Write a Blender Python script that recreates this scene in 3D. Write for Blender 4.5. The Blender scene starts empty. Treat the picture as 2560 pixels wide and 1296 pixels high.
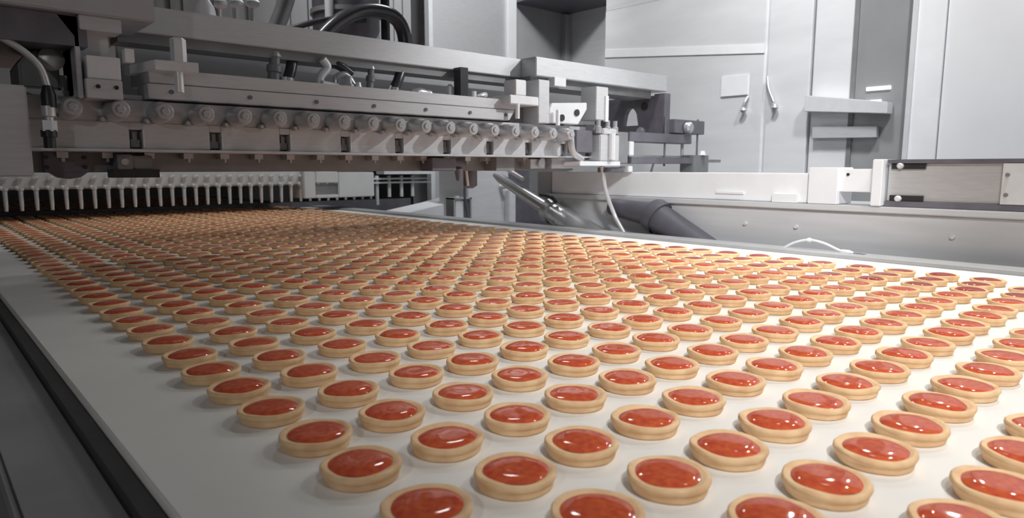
import bpy, math, random
from mathutils import Vector, Matrix
random.seed(7)
S = 0.22            # one drawing unit in metres (camera stands about one unit above the belt)
H = 1.08            # camera height above the belt surface
sc = bpy.context.scene
col = sc.collection
# ------------------------------------------------------------------ camera
BX = Vector((-0.66769, 0.10017, -0.73767)).normalized()      # travel direction of the belt in camera axes
BY = Vector((0.74441, 0.08952, -0.66166)); BY = (BY - BX * BX.dot(BY)).normalized()
BZ = BY.cross(BX)
cam = bpy.data.cameras.new('camera'); cam_o = bpy.data.objects.new('camera', cam); col.objects.link(cam_o)
R = Matrix(((BY[0], BY[1], BY[2]), (BX[0], BX[1], BX[2]), (BZ[0], BZ[1], BZ[2])))
cam_o.matrix_world = Matrix.Translation((0, 0, H * S)) @ R.to_4x4()
cam.sensor_width = 36; cam.lens = 1693.0 / 2560 * 36; cam.clip_start = 0.01; cam.clip_end = 60
cam.dof.use_dof = True; cam.dof.focus_distance = 5.2 * S; cam.dof.aperture_fstop = 9.0
sc.camera = cam_o
sc.view_settings.view_transform = 'Standard'; sc.view_settings.look = 'None'
sc.view_settings.gamma = 1; sc.view_settings.exposure = 0.0
sc.view_settings.use_curve_mapping = False
# ------------------------------------------------------------------ world and lamps
w = bpy.data.worlds.new('world'); sc.world = w; w.use_nodes = True
w.node_tree.nodes['Background'].inputs[0].default_value = (1, 1, 1, 1)
w.node_tree.nodes['Background'].inputs[1].default_value = 0.035
def lamp(name, loc, target, power, size=(1, 1), spread=180, color=(1, 1, 1)):
    l = bpy.data.lights.new(name, 'AREA'); l.shape = 'RECTANGLE'; l.size = size[0] * S; l.size_y = size[1] * S
    l.energy = power; l.spread = math.radians(spread); l.color = color
    o = bpy.data.objects.new(name, l); col.objects.link(o); o.location = Vector(loc) * S
    o.rotation_euler = (Vector(target) - Vector(loc)).to_track_quat('-Z', 'Y').to_euler()
    o.visible_camera = False if False else True
    return o
def spot(name, loc, target, power, ang, blend=1.0, rad=0.2, color=(1, 1, 1)):
    l = bpy.data.lights.new(name, 'SPOT'); l.energy = power; l.spot_size = math.radians(ang); l.spot_blend = blend
    l.shadow_soft_size = rad * S; l.color = color
    o = bpy.data.objects.new(name, l); col.objects.link(o); o.location = Vector(loc) * S
    o.rotation_euler = (Vector(target) - Vector(loc)).to_track_quat('-Z', 'Y').to_euler()
    return o
LIGHTS = {  # unseen lamps; powers and cones fitted so brightness falls off leftwards
 'key': lambda p: lamp('key_lamp', (11.6, -1.2, 9.5), (7.5, 6, 1), p, (.9, 0.4), 100),
 'belt': lambda p: spot('belt_lamp', (6.5, -1.5, 5.6), (5.2, 1.5, 0), p, 84, 1.0, .14),
 'beltb': lambda p: spot('inner_belt_lamp', (1.0, -1.2, 6.5), (6.4, 2.2, 0), p, 78, 1.0, .13),
 'beltn': lambda p: spot('near_belt_lamp', (0.4, -2.6, 6.0), (4.6, 0.9, 0), p, 62, 1.0, .13, (1, .97, .93)),
 'beltr': lambda p: spot('side_belt_fill', (8.4, 1.0, 6.2), (6.2, 2.6, 0), p, 74, 1.0, .14, (1, .93, .82)),  # unseen, added to brighten the right side of the belt
 'beltf': lambda p: lamp('far_belt_fill', (8.8, 3.5, 7.5), (6.0, 5.5, 0), p, (.8, .4), 80),  # added fill for the belt before the depositor, source unseen
 'front': lambda p: lamp('front_lamp', (1.5, -3.5, 7.0), (2.2, 2.6, 0), p, (.5, .5), 90),
 'dotl': lambda p: spot('left_bulb', (-3.5, -.5, 3.4), (3, 3, 0), p, 120, .5, .1),
 'dotr': lambda p: spot('right_bulb', (12.2, 3.2, 5.2), (4, 2, 0), p, 120, .5, .09),
 'dots': lambda p: spot('back_bulb', (11.8, 4.6, 6.0), (4, 2, 0), p, 120, .5, .09),
 'wall': lambda p: spot('wall_fill', (8, 0, 11), (13, 2.2, 2.5), p, 75, 1.0, 0.5),  # unseen source added to brighten the right wall
 'wallr': lambda p: spot('enclosure_fill', (8.5, 5, 9), (13, 8.5, 1.5), p, 80, 1.0, 0.5),  # unseen fill added for the steel enclosure
 'machr': lambda p: spot('machine_lamp', (11.6, .8, 6.8), (6.9, 7.2, 1.1), p, 34, 1.0, 0.07),
 'back': lambda p: spot('back_fill', (9.5, 9.5, 9.5), (12.5, 16, 4.5), p, 90, 1.0, 0.5),  # unseen fill added for the cabinet and recess behind
 'low': lambda p: spot('panel_fill', (3.5, 1.0, 4.5), (9, 5.5, .3), p, 50, 1.0, .3),  # added fill on the side panel, source unseen
 'far': lambda p: lamp('far_fill', (10.5, 12.5, 10), (10.5, 13, 0), p, (2, 1)),  # added fill over the background right of the belt
 'mid': lambda p: lamp('aisle_fill', (4.5, 11.3, 6.5), (4.5, 12, 0), p, (2, .5), 120),  # unseen, added to brighten the belt beyond the depositor
 'left': lambda p: lamp('left_lamp', (2.5, 1, 9), (2.5, 5, 0), p, (1.5, .5)),
}
POWER = {'key': 0, 'belt': 0, 'beltb': 30, 'beltn': 72, 'beltr': 58, 'beltf': .8, 'front': 0, 'dotl': 9, 'dotr': 8, 'dots': 8, 'wall': 190, 'wallr': 120, 'machr': 115, 'back': 110, 'low': 60, 'far': 11, 'mid': 3.2, 'left': 0}
for k in POWER:
    if POWER[k] > 0: LIGHTS[k](POWER[k])

# ------------------------------------------------------------------ materials
def mat(name, c, rough=.5, metal=0., noise=0., nscale=20., bump=0., brush=None, coat=0., spec=.5, c2=None):
    m = bpy.data.materials.new(name); m.use_nodes = True; nt = m.node_tree; b = nt.nodes['Principled BSDF']
    if not isinstance(c, tuple): c = (c * .985, c, min(1, c * 1.03))
    b.inputs['Base Color'].default_value = (*c, 1); b.inputs['Roughness'].default_value = rough
    b.inputs['Metallic'].default_value = metal; b.inputs['Coat Weight'].default_value = coat
    b.inputs['Specular IOR Level'].default_value = spec
    if noise or bump or c2:
        tc = nt.nodes.new('ShaderNodeTexCoord'); mp = nt.nodes.new('ShaderNodeMapping'); n = nt.nodes.new('ShaderNodeTexNoise')
        nt.links.new(tc.outputs['Object'], mp.inputs[0]); nt.links.new(mp.outputs[0], n.inputs[0])
        if brush: mp.inputs['Scale'].default_value = brush
        n.inputs['Scale'].default_value = nscale; n.inputs['Detail'].default_value = 4
        if noise or c2:
            r = nt.nodes.new('ShaderNodeValToRGB')
            lo = tuple(x * (1 - noise) for x in c); hi = c2 or tuple(min(1, x * (1 + noise)) for x in c)
            r.color_ramp.elements[0].color = (*lo, 1); r.color_ramp.elements[1].color = (*hi, 1)
            r.color_ramp.elements[0].position = .3; r.color_ramp.elements[1].position = .7
            nt.links.new(n.outputs[0], r.inputs[0]); nt.links.new(r.outputs[0], b.inputs['Base Color'])
        if bump:
            bn = nt.nodes.new('ShaderNodeBump'); bn.inputs['Strength'].default_value = bump; bn.inputs['Distance'].default_value = .002
            nt.links.new(n.outputs[0], bn.inputs['Height']); nt.links.new(bn.outputs[0], b.inputs['Normal'])
    return m
M = {
 'steel': mat('brushed_steel', .52, .38, .55, .06, 30, 0, (1, 1, 12)),
 'alu': mat('machined_aluminium', .62, .42, .4, .05, 25, 0, (1, 1, 10)),
 'alu_light': mat('light_aluminium', .78, .4, .25, .04, 30),
 'cast': mat('satin_barrel_metal', .6, .28, .6, .05, 40),
 'grey': mat('grey_painted_steel', .42, .5, .1, .05, 14),
 'dark': mat('dark_anodised_metal', (.15, .145, .17), .45, .2, .15, 20),
 'mid': mat('dull_grey_metal', .24, .5, .3, .1, 18),
 'curtain': mat('grey_strip_curtain', .3, .5, 0, .12, 4, 0, (3, 1, .2)),
 'rail': mat('matt_guide_rail', .46, .45, .2, .05, 20),
 'shade': mat('dark_tube_shade', (.085, .082, .1), .5, 0, .1, 20),  # dark colour of the solid that stands in for the tube's shade
 'seal': mat('dark_edge_seal', .05, .5, 0, .2, 20),
 'plate': mat('worn_steel_plate', .36, .5, .2, .15, 6),
 'black': mat('black_rubber', (.022, .022, .025), .42, 0, .2, 30),
 'hose': mat('black_glossy_hose', (.045, .045, .052), .25, 0, .1, 30),
 'white': mat('white_enamel', .86, .4, 0, .03, 12),
 'plastic': mat('clear_tube_plastic', .75, .25, 0, .04, 12),
 'nozzle': mat('pale_nozzle_plastic', (.62, .64, .64), .45, 0, .04, 12),
 'belt': mat('white_belt_fabric', (.83, .82, .79), .62, 0, .03, 9, .05),
 'panel': mat('satin_steel_panel', .66, .33, .1, .05, 8, 0, (1, .6, 6)),
 'wall': mat('pale_clad_wall', .88, .45, 0, .04, 3),
 'cabinet': mat('bright_cabinet_steel', .82, .3, .2, .06, 5, 0, (1, .5, 2)),
 'glass': mat('dark_window_glass', .34, .12, .2, .1, 4),
 'floor': mat('grey_factory_floor', .22, .6, 0, .15, 6),
 'crust': mat('baked_shortcrust', (.84, .52, .28), .75, 0, .1, 60, .3, c2=(.93, .66, .39)),
}
def jelly(name, c, c2):
    m = mat(name, c, .07, 0, .05, 150, .0, coat=.0, spec=.24, c2=c2)
    b = m.node_tree.nodes['Principled BSDF']; b.inputs['Subsurface Weight'].default_value = .12
    b.inputs['Subsurface Radius'].default_value = (.01, .003, .002); b.inputs['Coat Roughness'].default_value = .03
    return m
e_ = M['pane_glow'] = mat('glowing_reflection', .9, .5); e_.node_tree.nodes['Principled BSDF'].inputs['Emission Color'].default_value = (1, 1, 1, 1); e_.node_tree.nodes['Principled BSDF'].inputs['Emission Strength'].default_value = 1.2  # glow for the lamp reflections painted on the window pane
M['jelly'] = jelly('red_fruit_jelly', (.54, .07, .045), (.68, .15, .05))
M['shaded'] = jelly('shaded_red_jelly', (.33, .05, .045), (.42, .08, .055))  # darker copy of the red jelly, shade put into the colour

# ------------------------------------------------------------------ mesh helpers
class MB:
    def __init__(s): s.v = []; s.f = []; s.mi = []; s.k = 0
    def _add(s, vs, fs):
        o = len(s.v); s.v += [tuple(v) for v in vs]; s.f += [tuple(i + o for i in f) for f in fs]; s.mi += [s.k] * len(fs); return s
    def box(s, u0, u1, v0, v1, z0, z1, rot=None, piv=None):
        vs = [Vector((u, v, z)) for z in (z0, z1) for v in (v0, v1) for u in (u0, u1)]
        if rot:
            c = Vector(piv) if piv else Vector(((u0 + u1) / 2, (v0 + v1) / 2, (z0 + z1) / 2))
            m = Matrix.Rotation(rot[1], 3, rot[0]); vs = [c + m @ (p - c) for p in vs]
        return s._add(vs, [(0, 2, 3, 1), (4, 5, 7, 6), (0, 1, 5, 4), (2, 6, 7, 3), (0, 4, 6, 2), (1, 3, 7, 5)])
    def lathe(s, p0, p1, prof, n=20):
        """prof: list of (t along p0->p1 in units, radius)"""
        p0 = Vector(p0); d = (Vector(p1) - p0); L = d.length; d.normalize()
        a = d.orthogonal().normalized(); b = d.cross(a); vs = []; fs = []
        for t, r in prof:
            for i in range(n):
                th = 2 * math.pi * i / n
                vs.append(p0 + d * (t * L) + (a * math.cos(th) + b * math.sin(th)) * max(r, 1e-4))
        for j in range(len(prof) - 1):
            for i in range(n):
                k = (i + 1) % n; fs.append((j * n + i, j * n + k, (j + 1) * n + k, (j + 1) * n + i))
        fs.append(tuple(reversed(range(n)))); m = (len(prof) - 1) * n; fs.append(tuple(range(m, m + n)))
        return s._add(vs, fs)
    def cyl(s, p0, p1, r, r1=None, n=16): return s.lathe(p0, p1, [(0, r), (1, r if r1 is None else r1)], n)
    def prism(s, poly, axis, a0, a1):
        """poly of 2-D points in the two other axes (order u,v,z), extruded along axis"""
        def P(q, a):
            l = list(q); l.insert({'u': 0, 'v': 1, 'z': 2}[axis], a); return l
        n = len(poly); vs = [P(q, a0) for q in poly] + [P(q, a1) for q in poly]
        fs = [tuple(range(n)), tuple(reversed(range(n, 2 * n)))] + [(i, i + n, (i + 1) % n + n, (i + 1) % n) for i in range(n)]
        return s._add(vs, fs)
    def tube(s, pts, r, n=10, sub=8):
        P = [Vector(p) for p in pts]; C = []
        for i in range(len(P) - 1):
            a = P[max(i - 1, 0)]; b = P[i]; c = P[i + 1]; d = P[min(i + 2, len(P) - 1)]
            for k in range(sub):
                t = k / sub
                C.append(.5 * ((2 * b) + (c - a) * t + (2 * a - 5 * b + 4 * c - d) * t * t + (3 * b - a - 3 * c + d) * t ** 3))
        C.append(P[-1]); vs = []; fs = []; up = None
        for i, p in enumerate(C):
            t = (C[min(i + 1, len(C) - 1)] - C[max(i - 1, 0)]).normalized()
            up = t.orthogonal().normalized() if up is None else (up - t * up.dot(t)).normalized()
            b = t.cross(up)
            for k in range(n):
                th = 2 * math.pi * k / n; vs.append(p + (up * math.cos(th) + b * math.sin(th)) * r)
        for i in range(len(C) - 1):
            for k in range(n):
                q = (k + 1) % n; fs.append((i * n + k, i * n + q, (i + 1) * n + q, (i + 1) * n + k))
        fs.append(tuple(reversed(range(n)))); m = (len(C) - 1) * n; fs.append(tuple(range(m, m + n)))
        return s._add(vs, fs)
    def build(s, name, mats, parent=None, origin=None, bevel=0, smooth=40):
        origin = Vector(origin) if origin is not None else (WL[parent.name] if parent is not None else Vector((0, 0, 0)))
        me = bpy.data.meshes.new(name)
        me.from_pydata([tuple((Vector(v) - origin) * S) for v in s.v], [], s.f)
        for m in (mats if isinstance(mats, (list, tuple)) else [mats]): me.materials.append(M[m] if isinstance(m, str) else m)
        me.polygons.foreach_set('material_index', s.mi)
        me.polygons.foreach_set('use_smooth', [True] * len(me.polygons))
        import bmesh
        bm = bmesh.new(); bm.from_mesh(me); bmesh.ops.recalc_face_normals(bm, faces=bm.faces)
        if bevel:
            es = [e for e in bm.edges if len(e.link_faces) == 2 and e.calc_face_angle(0) > .6]
            try: bmesh.ops.bevel(bm, geom=es, offset=bevel * S, segments=2, affect='EDGES', clamp_overlap=True)
            except Exception: pass
        bm.to_mesh(me); bm.free()
        me.set_sharp_from_angle(angle=math.radians(smooth)); me.update()
        return link(name, me, parent, origin)
WL = {}
def link(name, me, parent, origin):
    o = bpy.data.objects.new(name, me); col.objects.link(o); origin = Vector(origin)
    if parent is not None: o.parent = parent; o.location = (origin - WL[parent.name]) * S
    else: o.location = origin * S
    WL[o.name] = origin
    return o
def again(src, parent, origin):
    return link(src.name.split('.')[0], src.data, parent, origin)
def tag(o, label, cat, group=None):
    o['label'] = label; o['category'] = cat
    if group: o['group'] = group
    return o
def thing(name, label, cat, loc, group=None):
    o = bpy.data.objects.new(name, None); o.empty_display_size = .02; col.objects.link(o)
    o.location = Vector(loc) * S; WL[o.name] = Vector(loc); return tag(o, label, cat, group)
def struct(name, mb, m, **k):
    o = mb.build(name, m, **k); o['kind'] = 'structure'; return o
FL = -4.0
# ------------------------------------------------------------------ the room
struct('floor', MB().box(-14, 24, -8, 40, FL - .3, FL), 'floor')
struct('ceiling', MB().box(-14, 24, -8, 40, 13, 13.3), 'mid')
struct('wall_back', MB().box(-14, 24, 38, 38.3, FL, 13), 'grey')
struct('wall_right', MB().box(20, 20.3, -8, 38, FL, 13), 'wall')
struct('wall_left', MB().box(-14.3, -14, -8, 38, FL, 13), 'mid')

# ------------------------------------------------------------------ conveyor
cv = thing('conveyor', 'long conveyor with a wide white belt carrying the rows of tarts', 'conveyor', (4.3, 6, FL))
BT = .022
B0, B1 = .53, 8.1
MB().box(B0, B1, -4, 27, -.06, BT).build('belt', 'belt', cv, bevel=.015)
MB().box(B0 + .1, B1 - .1, -3.8, 26.8, -.42, -.07).build('belt_bed', 'mid', cv)
MB().box(B0 - .065, B0 - .005, -4, 27, -.3, -.0).build('edge_seal', 'seal', cv)
MB().box(.19, B0 - .065, -4, 27, -.14, -.05).box(.165, .19, -4, 27, -.9, -.03).build('side_plate', 'plate', cv, bevel=.01)
g = MB().box(B1 + .005, 8.52, -4, 27, -.35, .06); g.build('guide_rail', 'rail', cv, bevel=.012)
for (u, v) in ((.5, -3), (8.1, -3), (.5, 11), (8.1, 11), (.5, 25), (8.1, 25)):
    MB().box(u - .15, u + .15, v - .15, v + .15, FL, -.42).build('leg', 'mid', cv)
for v in (-3.9, 26.9):
    MB().cyl((B0 + .05, v, -.26), (B1 - .05, v, -.26), .19, n=24).build('roller', 'steel', cv)

# ------------------------------------------------------------------ tarts
LANE0, PL, ROW0, PR = 1.0858, .36275, 1.6116, .37317
NL = 18
def crust_mesh(seed, n=40):
    rnd = random.Random(seed); ph = [rnd.uniform(0, 6.28) for _ in range(4)]
    prof = [(.0, .0), (.118, 0), (.126, .004), (.1295, .015), (.1305, .028), (.1350, .031), (.1390, .040), (.1378, .050), (.133, .055), (.125, .0555), (.117, .053), (.109, .047), (0, .045)]
    mb = MB(); vs = []; fs = []
    for j, (r, z) in enumerate(prof):
        for i in range(n):
            th = 2 * math.pi * i / n
            wob = 1 + .010 * math.sin(2 * th + ph[0]) + .006 * math.sin(5 * th + ph[1]) + .004 * math.sin(9 * th + ph[2])
            dz = .0022 * math.sin(3 * th + ph[3]) * (z / .05)
            if rnd.random() < .03 and 2 < j < 10: wob += .012
            vs.append((r * wob * math.cos(th), r * wob * math.sin(th), z + dz))
    for j in range(len(prof) - 1):
        for i in range(n):
            k = (i + 1) % n; fs.append((j * n + i, j * n + k, (j + 1) * n + k, (j + 1) * n + i))
    mb._add(vs, fs); return mb
def jelly_mesh(seed, n=36, dom=.0085):
    rnd = random.Random(seed); ph = [rnd.uniform(0, 6.28) for _ in range(4)]
    mb = MB(); vs = []; fs = []; R0 = .1115; rings = 9
    dimp = (rnd.uniform(-.3, .3), rnd.uniform(-.3, .3), rnd.uniform(0, .0018))
    def z(x, y):
        q = math.hypot(x, y)
        zz = .0485 + dom * 1.55 * (1 - .25 * q ** 2 - .75 * q ** 6)
        zz -= dimp[2] * math.exp(-((x - dimp[0]) ** 2 + (y - dimp[1]) ** 2) / .12)
        return zz + .0006 * math.sin(4 * x + ph[0]) * math.sin(5 * y + ph[1])
    for j in range(rings + 1):
        q = j / rings if j < rings else 1.0
        q = q ** .75
        for i in range(n):
            th = 2 * math.pi * i / n; wob = 1 + .018 * math.sin(2 * th + ph[0]) + .012 * math.sin(4 * th + ph[2])
            x, y = q * math.cos(th), q * math.sin(th); rr = R0 * wob
            vs.append((x * rr, y * rr, z(x, y)))
    for j in range(rings):
        for i in range(n):
            k = (i + 1) % n; fs.append((j * n + i, j * n + k, (j + 1) * n + k, (j + 1) * n + i))
    mb._add(vs, fs); return mb
def mesh_of(mb, name, m):
    o = mb.build(name, m); me = o.data; bpy.data.objects.remove(o); del WL[name]; return me
CR = [mesh_of(crust_mesh(i), 'pastry_shell', 'crust') for i in range(6)]
JE = [mesh_of(jelly_mesh(i, dom=.007 + .0012 * i), 'jelly_filling', 'jelly') for i in range(6)]
JC = []
for me in JE:
    m2 = me.copy(); m2.materials[0] = M['shaded']; JC.append(m2)
def project(u, v, z):
    V = BY * u + BX * v + BZ * (z - H)
    if V.z > -.05: return None
    return (1280 + 1693 * V.x / -V.z, 648 - 1693 * V.y / -V.z, -V.z)
cand = []
for l in range(NL):
    for r in range(-8, 64):
        rnd = random.Random(l * 1000 + r)
        u = LANE0 + l * PL + rnd.gauss(0, .006); v = ROW0 + r * PR + rnd.gauss(0, .008)
        if v > 26: continue
        p = project(u, v, .04)
        if p is None: continue
        rad = .137 * 1693 / p[2]
        vis = -rad < p[0] < 2560 + rad and p[1] - rad * .45 < 1296 and p[1] > 0
        cand.append((p[2], l, r, u, v, vis))
shown = sorted([c for c in cand if c[5]])
near = shown[:300]; rest = shown[300:]
ORD = ['', 'first', 'second', 'third', 'fourth', 'fifth', 'sixth', 'seventh', 'eighth', 'ninth', 'tenth', 'eleventh', 'twelfth', 'thirteenth', 'fourteenth',
       'fifteenth', 'sixteenth', 'seventeenth', 'eighteenth', 'nineteenth', 'twentieth']
ORD += ['twenty-' + ORD[i] for i in range(1, 10)] + ['thirtieth'] + ['thirty-' + ORD[i] for i in range(1, 10)]
bylane = {}
for c in near: bylane.setdefault(c[1], []).append(c)
for l in sorted(bylane):
    for k, c in enumerate(sorted(bylane[l], key=lambda c: c[2])):
        dark = l >= NL - 3  # last three lanes take the jelly with shade in its colour
        word = 'shaded red' if dark else 'red'
        if l < 9: side = ('leftmost lane' if l == 0 else ORD[l + 1] + ' lane from the left')
        else: side = ('rightmost lane' if l == NL - 1 else ORD[NL - l] + ' lane from the right')
        pos = 'foremost' if k == 0 else ORD[k + 1] + ' from the front'
        lab = '%s jelly tart, %s in the %s' % (word, pos, side)
        t = thing('jelly_tart', lab, 'tart', (c[3], c[4], BT), 'red jelly tarts in lanes on the white belt' if not dark else 'shaded red jelly tarts in the far right lanes')
        rnd = random.Random(c[1] * 77 + c[2]); t.rotation_euler = (0, 0, rnd.uniform(0, 6.28))
        for me, nm in ((rnd.choice(CR), 'pastry_shell'), (rnd.choice(JC if dark else JE), 'jelly_filling')):
            o = bpy.data.objects.new(nm, me); col.objects.link(o); o.parent = t
        sx = rnd.gauss(0, .004) * S
        o.location = (sx, rnd.gauss(0, .004) * S, 0)
mb = MB()
for c in rest:
    cu, cvv = c[3], c[4]
    for k, src in ((0, CRP := crust_mesh(1, 16)), (2 if c[1] >= NL - 3 else 1, jelly_mesh(2, 14))):
        mb.k = k; mb._add([(x + cu, y + cvv, z + BT) for x, y, z in src.v], src.f)
o = mb.build('jelly_tart', ['crust', 'jelly', 'shaded'], origin=(4, 12, 0)); o['kind'] = 'stuff'
tag(o, 'small far jelly tarts packed in lanes running back under the machines', 'tarts')

# ------------------------------------------------------------------ depositing machine
dm = thing('depositing_machine', 'wide grey steel depositing machine spanning the belt with a row of barrels', 'machine', (0, 7.6, FL))
b = lambda *a, **k: MB().box(*a, **k)
# left stanchion that carries the machine from outside the picture
b(-1.6, .3, 7.2, 9.2, FL, 3.3).build('support_column', 'grey', dm, bevel=.02)
b(.3, .84, 6.95, 8.6, 1.0, 1.75).build('side_block', 'alu', dm, bevel=.012)
# manifold in two courses
mm = b(.84, 8.0, 7.2, 8.1, 1.505, 1.7).box(.84, 8.0, 7.215, 8.1, 1.49, 1.51)
mm.build('upper_manifold', 'alu', dm, bevel=.006)
lo = b(.84, 8.0, 7.36, 8.1, 1.25, 1.495)
SL = [1.69 + .7262 * k for k in range(9)]
e = .84
for u in SL:
    lo.box(e, u - .055, 7.2, 7.37, 1.25, 1.495); lo.box(u - .055, u + .055, 7.2, 7.37, 1.43, 1.495); e = u + .055
lo.box(e, 8.0, 7.2, 7.37, 1.25, 1.495)
lo.build('lower_manifold', 'alu', dm, bevel=.004)
clp = None
for u in SL:
    org = (u, 7.29, 1.27)
    if clp is None:
        clp = MB().box(u - .04, u + .04, 7.24, 7.3, 1.27, 1.34).cyl((u, 7.26, 1.33), (u, 7.26, 1.41), .028).build('clamp_screw', 'mid', dm, origin=org)
        ck = b(u + .056, u + .07, 7.18, 7.21, 1.27, 1.43).build('clamp_lip', 'alu_light', dm, origin=org)
    else: again(clp, dm, org); again(ck, dm, org)
b(.84, 8.3, 7.12, 7.6, 1.222, 1.248).build('ledge', 'alu', dm, bevel=.004)
b(.83, 8.1, 7.56, 8.1, 1.03, 1.22).build('skirt_panel', 'mid', dm)
fs_ = None
for k in range(20):
    u = 1.13 + .3627 * k; org = (u, 7.5, 1.2)
    if fs_ is None:
        fs_ = MB().box(u - .05, u + .04, 7.42, 7.56, 1.165, 1.22).cyl((u, 7.45, 1.13), (u, 7.45, 1.17), .018).build('latch', 'steel', dm, origin=org)
    else: again(fs_, dm, org)
# plates on the skirt
pl = b(.98, 1.34, 7.46, 7.56, 1.03, 1.215).build('cover_plate', 'dark', dm, bevel=.006)
for (u, z) in ((1.0, 1.17), (1.0, 1.08), (1.3, 1.17), (1.3, 1.08)):
    MB().cyl((u, 7.44, z), (u, 7.47, z), .018).build('screw', 'black', pl)
sb = b(1.54, 1.67, 7.3, 7.5, 1.06, 1.2).box(1.67, 1.86, 7.36, 7.5, 1.06, 1.19).build('sensor_block', 'mid', dm, bevel=.006)
MB().lathe((1.6, 7.28, 1.13), (1.6, 7.32, 1.13), [(0, .03), (.5, .045), (1, .045)]).build('sensor_eye', 'steel', sb)
b(1.5, 1.9, 7.3, 7.55, .98, 1.06).build('sensor_foot', 'black', dm)
MB().prism([(1.02, 1.03), (1.08, .985), (1.17, .97), (1.26, .985), (1.32, 1.03)], 'v', 7.46, 7.56).build('drain_cap', 'dark', dm)
# dark knob block and grips under the right half
b(5.15, 5.55, 7.3, 7.55, 1.03, 1.2).cyl((5.55, 7.4, 1.12), (5.75, 7.4, 1.12), .07).build('drive_block', 'dark', dm, bevel=.01)
MB().cyl((5.62, 7.35, 1.06), (5.62, 7.35, .9), .06, .03).build('plunger', 'dark', dm)
b(6.25, 6.6, 7.3, 7.56, 1.03, 1.22).build('mount_plate', 'mid', dm, bevel=.005)
b(6.95, 7.25, 7.34, 7.56, 1.06, 1.2).cyl((7.15, 7.3, 1.14), (7.15, 7.36, 1.14), .07).build('clamp_ring', 'steel', dm, bevel=.004)
b(7.35, 8.0, 7.3, 7.9, 1.06, 1.22).build('mount_plate', 'steel', dm, bevel=.01)
# barrels
brl = cap = bolt = None
for k in range(18):
    u = 1.15 + .3655 * k; zc = 1.595 - .0022 * k; org = (u, 7.2, zc)
    if brl is None:
        brl = MB().lathe((u, 7.21, zc), (u, 6.93, zc), [(0, .084), (.06, .096), (.3, .103), (.6, .1), (.85, .087), (1, .076)], 28).build('piston_barrel', 'cast', dm, origin=org)
        cap = MB().lathe((u, 6.94, zc), (u, 6.905, zc), [(0, .072), (.15, .08), (.6, .08), (1, .067)], 28).lathe((u, 6.93, zc), (u, 6.89, zc), [(0, .042), (.8, .042), (1, .034)], 6).build('end_cap', 'steel', brl, origin=org)
        bolt = MB().lathe((u - .1, 7.2, zc - .08), (u - .1, 7.13, zc - .08), [(0, .03), (.7, .03), (1, .018)], 12).build('hex_bolt', 'steel', dm, origin=org)
    else:
        nb = again(brl, dm, org); again(cap, nb, org); again(bolt, dm, org)
# upper plates
tp = MB().prism([(1.8, 1.72), (6.32, 1.72), (6.42, 1.86), (1.8, 1.86)], 'v', 7.1, 7.5); tp.build('front_plate', 'alu', dm, bevel=.006)
MB().prism([(1.82, 1.868), (6.43, 1.868), (6.52, 2.0), (1.82, 2.0)], 'v', 7.12, 7.8).build('cap_plate', 'alu', dm, bevel=.006)
scr = None
for u in (2.0, 2.75, 3.48, 4.2, 4.93, 5.63, 6.25):
    org = (u, 7.09, 1.79)
    if scr is None: scr = MB().cyl((u, 7.085, 1.79), (u, 7.12, 1.79), .022, n=12).build('screw', 'dark', dm, origin=org)
    else: again(scr, dm, org)
b(.84, 1.8, 7.3, 8.1, 1.71, 1.76).build('shelf', 'alu', dm, bevel=.006)
b(6.5, 7.62, 7.3, 7.8, 1.7, 1.98).build('end_plate', 'mid', dm, bevel=.006)
b(1.86, 6.3, 8.3, 8.4, 1.5, 2.16).build('rear_panel', 'grey', dm)
# beams
bm_ = b(1.7, 7.0, 7.6, 8.0, 2.4, 2.665); bm_.build('cross_beam', 'alu', dm, bevel=.008)
b(1.7, 7.0, 7.66, 7.98, 2.3, 2.41).build('beam_flange', 'mid', dm)
b(7.0, 10.2, 7.28, 8.0, 2.4, 2.67).build('end_beam', 'alu', dm, bevel=.01)
b(7.35, 7.6, 7.25, 7.4, 2.28, 2.41).build('beam_pad', 'alu_light', dm, bevel=.006)
b(7.0, 9.9, 7.4, 7.9, 2.27, 2.4).build('beam_flange', 'mid', dm)
b(-1.0, 1.82, 6.8, 9.0, 2.36, 4.2).build('cover_housing', 'grey', dm, bevel=.012)
b(-1.0, 1.3, 6.9, 8.9, 2.1, 2.36).build('housing_underside', 'dark', dm)
# hanger bracket at the left
hb = MB().prism([(1.08, 2.35), (1.24, 2.35), (1.24, 1.67), (1.2, 1.67), (1.2, 2.18)], 'v', 6.9, 7.5)
hb.box(1.2, 1.5, 7.1, 7.5, 1.7, 2.36).box(1.24, 1.56, 6.86, 7.1, 2.24, 2.36)
hb.build('hanger_bracket', 'alu', dm, bevel=.006)
b(1.27, 1.53, 6.86, 7.12, 1.84, 2.03).build('hanger_pad', 'alu_light', dm, bevel=.006)
hp = b(1.25, 1.53, 6.84, 7.12, 1.67, 1.835).build('hanger_foot', 'alu', dm, bevel=.006)
for u in (1.34, 1.48): MB().cyl((u, 6.83, 1.77), (u, 6.85, 1.77), .018, n=12).build('screw', 'black', hp)
# tie bolt and yoke plate
yk = MB().prism([(1.72, 7.6), (1.83, 6.95), (2.2, 6.9), (2.3, 7.6)], 'z', 1.97, 2.06).build('yoke_plate', 'alu_light', dm, bevel=.006)
MB().lathe((2.05, 6.98, 2.06), (2.05, 6.98, 2.28), [(0, .07), (.92, .07), (1, .05)], 6).build('tie_bolt', 'alu_light', dm)
MB().cyl((2.04, 6.98, 1.78), (2.04, 6.98, 1.98), .04, n=14).build('tie_pin', 'alu_light', dm)
b(1.6, 1.68, 7.0, 7.1, 2.02, 2.14).build('stop_post', 'alu_light', dm, bevel=.005)
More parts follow.
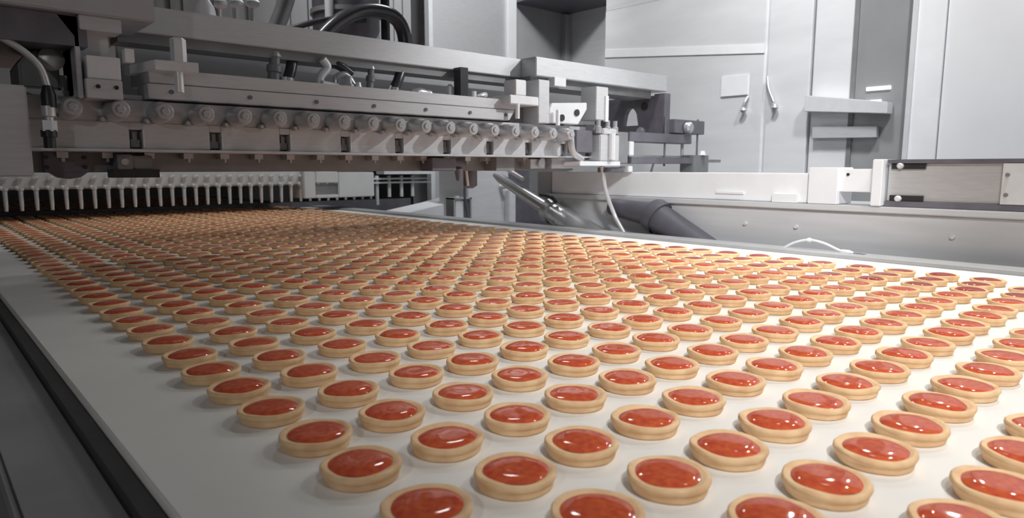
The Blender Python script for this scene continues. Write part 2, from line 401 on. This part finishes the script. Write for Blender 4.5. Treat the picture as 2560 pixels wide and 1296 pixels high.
# pipe behind the plates
b(2.2, 6.4, 8.0, 8.06, 1.98, 2.08).build('pipe_cover', 'alu_light', dm)
# right cluster
b(6.2, 6.74, 6.95, 7.35, 1.93, 2.05).box(6.3, 6.5, 6.95, 7.2, 2.05, 2.26).build('angle_bracket', 'alu_light', dm, bevel=.01)
MB().cyl((6.36, 6.98, 1.74), (6.36, 6.98, 1.94), .03).build('tie_pin', 'white', dm)
b(6.76, 6.98, 6.98, 7.4, 1.7, 2.3).build('riser_post', 'alu', dm, bevel=.01)
wb = MB().prism([(7.05, 1.92), (7.1, 2.0), (7.85, 2.05), (7.85, 1.95), (7.66, 1.72), (7.05, 1.72)], 'v', 7.05, 7.3)
wb.build('wing_bracket', 'alu_light', dm, bevel=.008)
for (u, z, r) in ((7.62, 1.89, .05), (7.3, 1.8, .05)):
    MB().cyl((u, 7.03, z), (u, 7.08, z), r, n=20).build('bracket_hole', 'black', dm)
MB().cyl((7.15, 6.98, 1.68), (7.15, 6.98, 1.9), .03).build('tie_pin', 'white', dm)
b(7.98, 8.26, 6.98, 7.3, 1.8, 2.3).build('riser_post', 'alu', dm, bevel=.008)
b(8.18, 8.25, 6.96, 7.0, 1.78, 2.17).build('riser_edge', 'alu_light', dm)
b(8.0, 8.3, 7.2, 7.9, 1.2, 1.74).build('end_block', 'mid', dm, bevel=.01)
vb = b(8.05, 8.52, 6.95, 7.2, 1.17, 1.58).box(8.12, 8.45, 6.95, 7.15, 1.58, 1.68).build('valve_body', 'alu', dm, bevel=.015)
for u in (8.06, 8.28, 8.46):
    MB().lathe((u, 7.0, 1.6), (u, 7.0, 1.8), [(0, .05), (.5, .05), (.55, .035), (1, .035)], 8).build('valve_fitting', 'steel', vb)
MB().cyl((8.3, 6.92, 1.2), (8.3, 6.92, 1.6), .05).build('valve_tube', 'alu_light', vb)
b(8.52, 8.8, 7.0, 7.4, 1.14, 1.64).build('gusset', 'mid', dm, bevel=.01)
b(7.6, 8.55, 6.95, 7.3, 1.1, 1.17).build('base_strip', 'alu_light', dm, bevel=.006)
MB().tube([(7.55, 7.1, 1.62), (7.45, 7.0, 1.5), (7.5, 7.0, 1.3), (7.7, 7.0, 1.2)], .05).build('elbow_pipe', 'cast', dm)
b(7.62, 8.0, 7.05, 7.5, 1.3, 1.64).build('dark_bracket', 'dark', dm, bevel=.01)
# dark end plate with arch window: plate facing the belt, thickness towards the camera
ep = MB(); U0, U1 = 10.02, 10.12; VA, VB = 7.42, 9.4
A0, A1, ZS, ZH = 7.76, 8.1, 1.85, .3
ep.box(U0, U1, VA, A0, 1.56, 2.33).box(U0, U1, A1, VB, 1.56, 2.33).box(U0, U1, A0, A1, 1.56, ZS - .02)
n_ = 10; mid_ = (A0 + A1) / 2
f_ = lambda v: ZS + ZH * math.sqrt(max(0, 1 - ((v - mid_) / (A1 - mid_)) ** 2))
for i in range(n_):
    v0 = A0 + (A1 - A0) * i / n_; v1 = A0 + (A1 - A0) * (i + 1) / n_
    ep.prism([(v0, f_(v0)), (v1, f_(v1)), (v1, 2.33), (v0, 2.33)], 'u', U0, U1)
ep.build('side_plate', 'dark', dm)
b(10.02, 10.2, 7.2, 7.42, 1.5, 2.36).build('plate_flange', 'dark', dm, bevel=.006)
MB().cyl((10.0, 7.62, 2.16), (10.03, 7.62, 2.16), .07, n=20).build('plate_hole', 'black', dm)
MB().lathe((9.95, 7.68, 1.72), (10.03, 7.68, 1.72), [(0, .06), (.5, .08), (1, .08)], 20).build('shaft_end', 'steel', dm)
# adjuster on the far end: dark bar, knurled roller, two guide rods, lower rail
b(10.2, 11.15, 7.1, 7.4, 1.68, 1.92).box(8.95, 10.75, 7.1, 7.4, 1.5, 1.66).build('adjuster_bar', 'dark', dm, bevel=.008)
MB().lathe((10.55, 7.08, 1.78), (10.55, 6.98, 1.78), [(0, .1), (.7, .1), (1, .07)], 24).build('adjuster_knob', 'cast', dm)
for u in (10.0, 11.0): MB().cyl((u, 7.15, 1.1), (u, 7.15, 1.95), .018, n=10).build('guide_rod', 'dark', dm)
MB().cyl((10.75, 7.3, 1.28), (10.75, 7.3, 1.66), .03, n=10).build('guide_rod', 'alu', dm)
b(8.95, 11.2, 7.05, 7.3, 1.14, 1.25).build('lower_rail', 'dark', dm, bevel=.008)
b(9.2, 11.1, 7.3, 7.4, 1.25, 1.29).build('rail_cap', 'alu', dm)
b(11.2, 11.75, 7.1, 7.2, 1.17, 1.225).build('rail_pointer', 'mid', dm)
b(10.72, 11.22, 7.03, 7.32, .99, 1.3).build('rail_foot', 'mid', dm, bevel=.008)
MB().lathe((11.0, 7.03, 1.3), (11.0, 7.03, 1.38), [(0, .07), (1, .04)], 8).build('rail_nut', 'alu_light', dm)
b(8.4, 8.85, 7.1, 7.3, 1.0, 1.08).build('stop_block', 'dark', dm, bevel=.006)
b(8.88, 9.0, 7.05, 7.25, 1.0, 1.1).build('stop_pad', 'alu_light', dm, bevel=.01)
b(8.9, 9.02, 7.05, 7.2, 1.27, 1.5).build('white_stop', 'alu_light', dm, bevel=.01)

# ------------------------------------------------------------------ hoses and fittings between beam and plate
def hose(name, label, pts, r, m='hose', cat='hose', group=None):
    o = MB().tube(pts, r).build(name, m, origin=pts[0]); return tag(o, label, cat, group)
def fitting(u, v, z0, z1, r, label, hs=True):
    t = thing('hose_fitting', label, 'fitting', (u, v, z0))
    MB().lathe((u, v, z0), (u, v, z0 + .06), [(0, r * 1.1), (1, r * 1.1)], 6).build('lock_nut', 'alu_light', t)
    MB().lathe((u, v, z0 + .06), (u + .03, v, z1 - .05), [(0, r * .9), (.3, r * .9), (.35, r * 1.15), (.6, r * 1.15), (.65, r * .8), (1, r * .8)], 14).build('fitting_body', 'mid', t)
    MB().lathe((u + .03, v, z1 - .06), (u + .03, v, z1), [(0, r), (1, r * .7)], 14).build('fitting_collar', 'steel', t)
    return t
fitting(3.26, 7.7, 2.0, 2.38, .075, 'dark two-piece hose fitting, leftmost of those standing on the cap plate')
hose('air_hose', 'short black hose leaning between cap plate and beam beside the leftmost fitting', [(3.42, 7.7, 2.06), (3.48, 7.72, 2.2), (3.56, 7.8, 2.42)], .065)
t = thing('hose_clamp', 'pale band clamp around the foot of the short leaning black hose', 'clamp', (3.41, 7.7, 2.0))
MB().lathe((3.41, 7.7, 2.0), (3.42, 7.7, 2.1), [(0, .07), (.5, .08), (1, .08)], 16).build('clamp_band', 'alu', t)
t = thing('valve_cluster', 'bright jumble of small pipe elbows and valves above the middle barrels', 'valve', (3.95, 7.6, 2.0))
MB().tube([(3.8, 7.6, 2.0), (3.78, 7.6, 2.12), (3.88, 7.6, 2.25), (3.82, 7.6, 2.34)], .05).build('elbow', 'alu_light', t)
MB().tube([(4.0, 7.6, 2.0), (4.0, 7.6, 2.14), (4.12, 7.6, 2.18), (4.22, 7.6, 2.06)], .045).build('elbow', 'cast', t)
MB().cyl((3.75, 7.5, 2.04), (3.95, 7.5, 2.02), .045).build('valve_stem', 'alu_light', t)
MB().lathe((4.1, 7.5, 2.0), (4.1, 7.5, 2.16), [(0, .06), (.4, .06), (.45, .04), (1, .04)], 8).build('valve_body', 'steel', t)
MB().lathe((4.24, 7.52, 2.0), (4.24, 7.52, 2.1), [(0, .05), (1, .03)], 12).build('valve_tip', 'alu_light', t)
hose('air_hose', 'black hose stub bent over the bright valve cluster under the beam', [(3.95, 7.75, 2.36), (4.1, 7.7, 2.3), (4.25, 7.7, 2.22)], .06)
fitting(4.5, 7.7, 2.0, 2.36, .05, 'slim grey fitting with a bright head right of the valve cluster')
hose('air_hose', 'black hose leaning left towards a small clamp right of the slim fitting', [(4.86, 7.7, 2.1), (4.92, 7.7, 2.2), (5.04, 7.75, 2.42)], .065)
t = thing('hose_fitting', 'small forked fitting below the right leaning black hose', 'fitting', (4.84, 7.68, 2.0))
MB().lathe((4.84, 7.68, 2.0), (4.85, 7.68, 2.1), [(0, .03), (.5, .06), (1, .06)], 8).build('fitting_body', 'steel', t)
MB().cyl((4.72, 7.66, 2.0), (4.78, 7.66, 2.12), .015).build('fitting_prong', 'alu', t)
t = thing('shut_off_valve', 'pale round valve lying on the cap plate left of the black strap', 'valve', (5.2, 7.6, 2.0))
MB().lathe((5.05, 7.6, 2.05), (5.35, 7.6, 2.05), [(0, .03), (.2, .05), (.5, .07), (.8, .05), (1, .05)], 16).build('valve_body', 'cast', t)
b(5.1, 5.3, 7.5, 7.56, 2.0, 2.06).build('valve_handle', 'alu_light', t)
tag(MB().box(5.75, 5.88, 7.45, 7.6, 2.0, 2.42).build('rubber_strap', 'hose', origin=(5.8, 7.5, 2.0)), 'flat black upright strap between beam and cap plate near the right end', 'strap')
t = thing('pipe_union', 'white upright pipe union left of the angle bracket', 'fitting', (6.05, 7.5, 2.0))
MB().lathe((6.0, 7.5, 2.0), (6.0, 7.5, 2.12), [(0, .05), (1, .05)], 12).build('union_stub', 'alu_light', t)
MB().tube([(6.08, 7.5, 2.04), (6.18, 7.5, 2.08), (6.3, 7.6, 2.1)], .04).build('union_branch', 'alu_light', t)
t = thing('round_stud', 'short white stud standing behind the black strap', 'stud', (5.68, 7.6, 2.0))
MB().lathe((5.68, 7.6, 2.0), (5.68, 7.6, 2.2), [(0, .05), (.8, .05), (1, .02)], 12).build('stud_body', 'alu_light', t)
b(4.9, 6.9, 8.0, 8.1, 2.0, 2.12).build('pipe_cover', 'alu_light', dm)
b(1.9, 9.8, 8.6, 8.7, 1.2, 2.62).build('rear_guard', 'grey', dm)

# left side: hanging cable with plug and motor lumps
cb = thing('cable_plug', 'grey cable arching down from the left edge into an upright dark connector', 'cable', (.97, 6.95, 1.26))
MB().tube([(.52, 6.95, 2.22), (.7, 6.95, 2.12), (.85, 6.95, 2.02), (.95, 6.95, 1.9), (.99, 6.95, 1.74)], .03).build('cable', 'alu', cb)
MB().lathe((.99, 6.95, 1.58), (.99, 6.95, 1.76), [(0, .055), (.6, .055), (1, .035)], 16).build('cable_grip', 'black', cb)
MB().lathe((.98, 6.95, 1.46), (.98, 6.95, 1.59), [(0, .035), (.3, .035), (.35, .055), (1, .055)], 14).build('connector_nut', 'alu', cb)
MB().lathe((.97, 6.95, 1.38), (.97, 6.95, 1.47), [(0, .065), (1, .065)], 6).build('connector_body', 'alu', cb)
MB().lathe((.97, 6.95, 1.24), (.97, 6.95, 1.39), [(0, .045), (.6, .045), (.62, .06), (1, .06)], 14).build('connector_socket', 'black', cb)
mo = thing('drive_motor', 'rounded dark grey motor housing behind the hanging cable', 'motor', (1.0, 7.5, 1.76))
MB().prism([(.84, 1.76), (1.14, 1.76), (1.14, 1.98), (1.1, 2.05), (1.0, 2.1), (.9, 2.05), (.84, 1.96)], 'v', 7.3, 7.9).build('motor_body', 'mid', mo, bevel=.02)
MB().lathe((1.08, 7.3, 2.02), (1.08, 7.22, 2.02), [(0, .1), (.6, .1), (1, .05)], 18).build('motor_cap', 'alu', mo)
b(1.14, 1.3, 7.35, 7.8, 1.76, 1.9).build('terminal_box', 'alu', mo, bevel=.01)
t = thing('air_cylinder', 'short dark cylinder standing between the motor and the hanger bracket', 'cylinder', (1.33, 7.75, 1.76))
MB().lathe((1.33, 7.75, 1.76), (1.33, 7.75, 2.1), [(0, .09), (.8, .09), (1, .05)], 18).build('cylinder_body', 'mid', t)
MB().cyl((1.25, 7.6, 2.08), (1.25, 7.6, 2.25), .03).build('cylinder_rod', 'alu', t)

# things above the beam: hoses over a dark drum
hose('thick_hose', 'thick glossy black hose arching over the dark drum behind the beam', [(4.8, 10.7, 1.9), (5.0, 10.75, 2.5), (5.3, 10.8, 3.05), (5.75, 10.9, 3.5), (6.3, 11, 3.8), (6.85, 11, 3.84), (7.15, 11, 3.6), (7.22, 11, 3.0), (7.22, 11, 1.9)], .13)
hose('thick_hose', 'thin black hose lying low to the left of the arched hose', [(4.3, 11.2, 1.9), (4.6, 11.2, 3.1), (5.2, 11.2, 3.42), (5.9, 11.3, 3.66), (6.6, 11.4, 3.75)], .05)
hose('steel_pipe', 'grey pipe slanting up out of the frame behind the beam', [(4.3, 10.5, 2.8), (4.62, 10.6, 3.35), (5.0, 10.7, 4.3), (6.4, 11.1, 8), (7, 11.3, 13)], .13, 'mid', 'pipe')
dr = thing('mixer_drum', 'dark round drum with a pale rim behind the arched hose', 'drum', (6.55, 12, 2.4))
MB().lathe((6.55, 12, 2.4), (6.55, 12, 4.9), [(0, .5), (.45, .55), (.5, .62), (1, .62)], 28).build('drum_body', 'dark', dr)
MB().cyl((6.55, 12, 4.9), (6.55, 12, 13), .2).build('drum_hanger', 'mid', dr)
MB().lathe((6.55, 12, 3.9), (6.55, 12, 3.98), [(0, .66), (1, .66)], 28).build('drum_rim', 'mid', dr)
MB().cyl((6.0, 11.6, 3.2), (6.0, 11.6, 4.9), .08).build('drum_strut', 'alu_light', dr)
MB().prism([(7.0, 3.0), (7.25, 3.0), (7.2, 3.85), (7.12, 3.85)], 'v', 11.9, 12.0).build('drum_fin', 'alu_light', dr)
MB().cyl((7.4, 12, 3.0), (7.42, 12, 13), .09).build('drum_pipe', 'black', dr)
t = thing('pipe_manifold', 'pale vertical pipes with small couplings behind the beam, upper left', 'pipes', (4.2, 11, 2.4))
for i, u in enumerate((3.85, 4.1, 4.35)):
    MB().cyl((u, 11, 2.4), (u, 11, 13), .045).build('riser_pipe', 'alu_light', t)
    MB().lathe((u - .1, 10.95, 3.55 + .04 * i), (u + .1, 10.95, 3.55 + .04 * i), [(0, .05), (.3, .08), (.7, .08), (1, .05)], 12).build('pipe_coupling', 'alu_light', t)
t = tag(MB().lathe((2.6, 7.85, 2.665), (2.6, 7.85, 2.9), [(0, .12), (.5, .1), (1, .03)], 16).build('pointed_cap', 'alu_light', origin=(2.6, 7.85, 2.665)), 'small pale pointed cap on the beam beside the cover housing', 'cap')

# ------------------------------------------------------------------ second machine: bar of thin nozzles further along the belt
nb = thing('nozzle_machine', 'pale bar of many thin white nozzles hanging over the belt behind the big machine', 'machine', (0, 15.5, FL))
V = 15.5
b(-1.5, 7.3, V, V + .5, .66, .98).build('nozzle_housing', 'nozzle', nb, bevel=.03)
b(-2.2, -1.5, V, V + .8, FL, 1.2).build('support_column', 'grey', nb)
b(-1.5, 7.3, V + .4, V + .9, .98, 1.3).build('carrier_beam', 'mid', nb)
eb = b(7.1, 7.4, V - .2, V + .5, .34, .98).box(7.4, 8.0, V - .2, V + .5, .7, .98).box(7.4, 8.0, V - .2, V + .5, .34, .42).box(8.0, 9.0, V - .2, V + .5, .34, .96)
b(7.4, 8.0, V - .13, V - .06, .42, .7).build('end_window', 'mid', nb)
eb.build('end_housing', 'nozzle', nb, bevel=.02)
b(9.0, 10.9, V, V + .3, .66, .7).box(9.0, 10.9, V, V + .3, .76, .8).build('guide_rails', 'nozzle', nb)
nz = None
for k in range(38):
    u = 1.4 + .2372 * (k - 3)
    if u > 9.1: break
    org = (u, V + .1, .27)
    if nz is None:
        nz = MB().lathe((u, V - .02, .27), (u, V - .02, .7), [(0, .028), (.3, .036), (.86, .04), (.88, .055), (1, .06)], 10).build('nozzle', 'nozzle', nb, origin=org)
        nk = MB().lathe((u - .07, V - .1, .665), (u - .07, V - .1, .735), [(0, .03), (.5, .045), (1, .02)], 10).build('nozzle_bead', 'nozzle', nz, origin=org)
        nh = MB().lathe((u - .05, V - .06, .86), (u + .05, V - .06, .9), [(0, .03), (.5, .045), (1, .03)], 10).build('nozzle_bulge', 'nozzle', nz, origin=org)
    else:
        n2 = again(nz, nb, org); again(nk, n2, org); again(nh, n2, org)
for u in (9.25, 9.62, 10.0, 10.35): MB().cyl((u, V + .1, .1 if u < 9.5 else .3), (u, V + .1, .86), .05).build('rail_post', 'nozzle', nb)
b(-3, 11.5, 17.2, 17.4, -.4, .16).build('dark_skirt', 'dark', nb)
b(9.6, 9.75, V, V + .3, .98, 1.02).box(9.3, 10.9, V - .2, V + .2, .9, 1.0).build('top_tray', 'alu_light', nb)
# pale chute beside the belt
t = thing('side_chute', 'pale sloping chute beside the far edge of the belt', 'chute', (10.3, 14, FL))
MB().prism([(8.9, FL), (12.1, FL), (12.1, .35), (11.2, .35), (10.2, .15), (8.9, -.05)], 'v', 14.0, 15.0).build('chute_body', 'white', t, bevel=.01)
t = thing('bottle_holder', 'small framed white bottle holder between the chute and the grey cabinet', 'holder', (9.7, 12.9, -.5))
b(9.68, 9.94, 12.8, 13.0, -.9, .32).build('holder_bottle', 'white', t, bevel=.02)
MB().cyl((9.8, 12.9, .32), (9.8, 12.9, .4), .06).build('bottle_cap', 'alu_light', t)
b(9.6, 9.64, 12.75, 13.05, -.9, .36).box(10.1, 10.14, 12.75, 13.05, -.9, .36).box(9.6, 10.14, 12.75, 13.05, .33, .37).build('holder_frame', 'grey', t)
MB().tube([(9.95, 12.75, .8), (9.93, 12.75, .4), (10.0, 12.75, 0), (10.02, 12.75, -.3)], .03).build('holder_tube', 'dark', t)
MB().lathe((6.1, 7.7, .78), (6.1, 7.7, 1.03), [(0, .04), (.15, .1), (1, .1)], 14).build('gear_coupling', 'dark', dm)
MB().cyl((5.98, 7.6, .82), (5.95, 7.6, 1.03), .02).build('coupling_rod', 'alu_light', dm)
t = thing('small_cabinet', 'plain light grey cabinet standing behind the belt left of the dark gap', 'cabinet', (10.9, 13.2, FL))
b(10.22, 11.55, 13, 14.2, FL, 1.6).build('cabinet_body', 'panel', t, bevel=.02)
b(11.4, 11.62, 12.8, 13.0, FL, .52).build('corner_post', 'alu_light', t, bevel=.02)
MB().lathe((11.25, 12.95, .6), (11.25, 12.7, .6), [(0, .07), (1, .05)], 12).build('cabinet_knob', 'alu_light', t)
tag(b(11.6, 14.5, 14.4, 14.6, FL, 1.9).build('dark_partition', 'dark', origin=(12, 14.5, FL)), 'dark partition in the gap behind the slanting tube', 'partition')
tag(b(11.9, 13.3, 12.6, 12.8, .3, 1.1).box(12.8, 13.2, 12.62, 12.78, FL, .3).build('grey_box', 'mid', origin=(12, 12.6, FL)), 'grey box above the slanting tube', 'box')

# ------------------------------------------------------------------ neighbouring machine: side panel, rail on top, actuator
sp = thing('side_machine', 'long grey machine body with flat side panel along the right of the belt', 'machine', (9.6, 4, FL))
b(9.0, 9.9, -4, 9.0, FL, .52).build('side_panel', 'panel', sp, bevel=.012)
b(8.94, 10.2, -4, 9.05, .52, .6).build('top_lip', 'panel', sp, bevel=.01)
for v in (7.6, 6.35, 5.0, 4.25, 2.4, -.5): MB().lathe((9.01, v, .28), (8.97, v, .28), [(0, .035), (1, .025)], 12).build('panel_screw', 'alu_light', sp)
tb = thing('rail_box', 'long white boxed rail lying on the side machine', 'rail', (9.3, 6.4, .6))
b(9.02, 9.5, 4.13, 8.95, .605, 1.0).build('box_body', 'white', tb, bevel=.01)
b(8.96, 9.02, 4.25, 4.6, .605, .72).build('box_flange', 'white', tb)
b(8.99, 9.02, 5.05, 5.5, .7, .73).build('box_seam', 'white', tb)
b(9.0, 9.3, 8.95, 9.3, .4, 1.0).build('end_cover', 'grey', tb)
ac = thing('linear_actuator', 'grey linear actuator with black rails at the right end of the white rail', 'actuator', (9.3, 2, .6))
b(9.06, 9.5, -2, 3.16, .67, 1.13).build('actuator_body', 'alu', ac, bevel=.008)
b(9.0, 9.5, -2, 3.16, 1.13, 1.175).build('rail_strip', 'dark', ac)
b(9.0, 9.5, -2, 3.16, .605, .67).build('rail_strip', 'dark', ac)
b(9.0, 9.06, 1.0, 1.98, .675, 1.125).build('access_panel', 'alu_light', ac, bevel=.004)
for z in (1.0, .78): MB().cyl((8.98, 1.93, z), (9.01, 1.93, z), .022, n=12).build('screw', 'mid', ac)
for z in (1.06, .672): b(9.03, 9.1, 2.75, 3.12, z, z + .07).build('rail_shoe', 'black', ac)
for z in (1.1, .7): MB().lathe((8.99, 3.02, z), (9.05, 3.02, z), [(0, .025), (.3, .04), (1, .04)], 12).build('screw', 'alu_light', ac)
b(8.92, 9.45, 3.18, 3.3, .605, 1.18).build('end_flange', 'white', ac, bevel=.01)
b(9.02, 9.4, 3.3, 3.78, .77, 1.06).build('coupling_box', 'white', ac, bevel=.006)
b(8.95, 9.42, 3.72, 4.1, .605, 1.08).build('bearing_block', 'white', ac, bevel=.008)
MB().cyl((9.0, 3.62, .99), (9.03, 3.62, .99), .018, n=12).build('screw', 'black', ac)
# slanting pneumatic tube
pt = thing('slanting_tube', 'tapered steel tube slanting down in front of the side machine', 'tube', (8.8, 8, FL))
A = Vector((8.78, 10.3, .93)); Bp = Vector((8.78, 8.75, .30)); Cp = Vector((8.78, 6.6, -.55))
MB().lathe(A, Bp, [(0, .05), (.1, .09), (.98, .13), (1, .13)], 20).build('tube_neck', 'cast', pt)
MB().lathe(Bp + (Bp - A) * -.03, Bp + (Cp - A) * .02, [(0, .23), (1, .23)], 20).build('tube_flange', 'steel', pt)
MB().lathe(Bp, Cp, [(0, .19), (.16, .19), (.165, .23), (1, .23)], 24).build('tube_body', 'cast', pt)
MB().tube([(8.7, 8.5, .45), (8.65, 8.6, .55), (8.68, 8.9, .58)], .035).build('tube_clip', 'black', pt)
MB().cyl((8.8, 10.0, 1.06), (8.8, 9.5, .86), .04).build('upper_rod', 'alu_light', pt)
b(8.6, 8.96, 6.3, 6.9, FL, -.4).build('tube_foot', 'grey', pt)
hose('thin_cable', 'thin grey cable running down from the valve block to the belt edge', [(8.4, 7.2, 1.1), (8.5, 7.2, .7), (8.62, 7.1, .3), (8.6, 6.9, .05), (8.58, 6.7, -.2)], .035, 'alu', 'cable')
hose('thin_cable', 'thin grey cable hanging behind the guide rods', [(10.3, 7.6, 1.15), (10.2, 7.6, .9), (9.9, 7.4, .62)], .022, 'alu', 'cable')
lp = thing('looped_tube', 'clear looped air tube with brass ends lying on the right guide rail', 'tube', (8.3, 3.8, .04))
MB().tube([(8.42, 4.12, .05), (8.42, 3.98, .13), (8.42, 3.8, .175), (8.42, 3.62, .15), (8.42, 3.46, .09), (8.42, 3.38, .06)], .017).build('tube_loop', 'plastic', lp)
MB().lathe((8.42, 3.82, .175), (8.42, 3.78, .175), [(0, .028), (1, .028)], 10).build('tube_ring', 'white', lp)
MB().lathe((8.42, 3.4, .065), (8.42, 3.26, .055), [(0, .03), (.6, .035), (1, .02)], 10).build('tube_fitting', 'alu_light', lp)
b(8.36, 8.46, 3.12, 3.3, .037, .06).build('tube_clip', 'dark', lp)

dd = thing('tube_shade', 'dark solid form standing in for shade beside the bright slanting tube', 'shade', (8.85, 6, FL))  # solid dark shape built where the slanting tube's shade shows on the panel
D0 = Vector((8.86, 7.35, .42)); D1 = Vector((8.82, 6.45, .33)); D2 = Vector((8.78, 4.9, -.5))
MB().lathe(D0, D1, [(0, .14), (1, .2)], 20).build('shade_neck', 'shade', dd)
MB().lathe(D1 + (D2 - D1) * -.05, D1 + (D2 - D1) * .06, [(0, .24), (.3, .27), (1, .27)], 22).build('shade_collar', 'shade', dd)
MB().lathe(D1, D2, [(0, .23), (1, .26)], 22).build('shade_body', 'shade', dd)
b(8.7, 8.94, 4.8, 5.3, FL, -.45).build('shade_foot', 'grey', dd)

# ------------------------------------------------------------------ enclosures behind
sc_ = thing('steel_enclosure', 'tall bright steel enclosure with doors behind the side machine', 'enclosure', (13.5, 8, FL))
b(13.04, 16.5, 6.05, 11.1, FL, 4.8).build('enclosure_body', 'cabinet', sc_)
for (v0, v1, nm) in ((6.98, 11.12, 'door'), (6.05, 6.9, 'door')):
    d = b(13.0, 13.04, v0, v1, FL + .3, 4.8).build(nm, 'cabinet', sc_, bevel=.008)
    if v0 > 6.5:
        b(12.97, 13.0, 7.3, 7.9, 2.55, 2.95).build('name_plate', 'white', d)
        MB().tube([(12.97, 7.28, 2.5), (12.9, 7.3, 2.4), (12.88, 7.33, 2.3)], .03).lathe((12.9, 7.33, 2.28), (12.9, 7.33, 2.18), [(0, .05), (.5, .07), (1, .03)], 12).build('door_latch', 'steel', d)
    else:
        MB().tube([(12.97, 6.88, 2.85), (12.9, 6.8, 2.6), (12.88, 6.68, 2.35)], .03).lathe((12.9, 6.66, 2.3), (12.9, 6.66, 2.18), [(0, .05), (.5, .07), (1, .03)], 12).build('door_latch', 'steel', d)
    if v0 > 6.5:
        MB().prism([(6.98, 3.33), (11.1, 3.72), (11.1, 3.9), (6.98, 3.5)], 'u', 12.98, 13.0).build('reflection_band', 'white', d)  # white band standing in for a reflection on the door
b(13.0, 16.5, 6.05, 11.1, 4.8, 5.4).build('enclosure_hood', 'panel', sc_)
gw = thing('windowed_door', 'grey glazed door panel between the enclosure and the pale column', 'door panel', (13.5, 5.2, FL))
b(13.1, 13.5, 4.3, 6.02, FL, 5.6).build('door_body', 'panel', gw)
b(13.04, 13.1, 5.3, 6.0, FL, 5.6).build('door_stile', 'cabinet', gw)
b(13.06, 13.1, 4.34, 5.3, FL, 5.6).build('window_pane', 'glass', gw)
b(13.02, 13.12, 5.22, 5.3, FL, 5.6).build('window_bead', 'mid', gw)
MB().prism([(4.55, 2.0), (6.0, 2.12), (6.0, 2.42), (4.55, 2.2)], 'u', 12.75, 13.02).build('fold_shelf', 'alu_light', gw, bevel=.01)
MB().prism([(4.75, 1.6), (5.9, 1.62), (5.9, 1.84), (4.75, 1.8)], 'u', 12.9, 13.02).build('fold_shelf', 'alu', gw, bevel=.01)
for v0, v1, z in ((4.62, 5.02, 2.47), (4.76, 5.04, 2.24)):
    b(13.03, 13.06, v0, v1, z - .03, z + .03).build('pane_reflection', M['pane_glow'], gw)  # glowing bars put in as lamp reflections, not fixtures
pc = thing('pale_column', 'pale square column right of the glazed door panel', 'column', (13.2, 4.1, FL))
b(12.96, 13.5, 4.26, 4.33, FL, 7).build('column_edge', 'alu_light', pc)
b(13.0, 13.5, 3.84, 4.26, FL, 7).build('column_body', 'white', pc, bevel=.01)
tag(b(13.05, 13.6, -6, 3.82, FL, 8).build('wall_panel', 'wall', origin=(13.3, 0, FL)), 'broad white wall panel filling the right edge behind the actuator', 'panel')
nc = thing('open_cabinet', 'dark open recess with grey inner walls behind the end of the beam', 'recess', (15.5, 16, FL))
b(14.4, 17, 16, 16.2, FL, 7.5).build('recess_back', 'grey', nc)
b(16.8, 17, 13.9, 16, FL, 7.5).build('recess_side', 'panel', nc)
b(14.4, 17, 13.9, 16, 6.05, 6.3).build('recess_top', 'dark', nc)
b(16.5, 16.8, 15.8, 16, FL, 6).build('recess_post', 'steel', nc)
t = thing('tall_cabinet', 'tall pale grey cabinet with a white edge strip left of the dark recess', 'cabinet', (12.7, 16, FL))
b(11.3, 14.05, 15.95, 17, FL, 9).build('cabinet_body', 'alu', t, bevel=.01)
b(14.08, 14.4, 15.85, 17, FL, 9).build('edge_strip', 'white', t)
b(11.12, 11.25, 15.8, 16, FL, 9).build('edge_strip', 'alu_light', t)
# ribbed curtain wall behind the machine
cw = MB(); n_ = 40
for i in range(n_):
    u0 = 1 + 9.9 * i / n_; u1 = 1 + 9.9 * (i + 1) / n_; d_ = .06 * math.sin(i * 1.9)
    cw.box(u0, u1, 16.4 + d_, 16.6, 1.3, 13)
tag(cw.build('strip_curtain', 'curtain', origin=(6, 16.5, 1.3)), 'grey ribbed strip curtain hanging behind the arched hose', 'curtain')
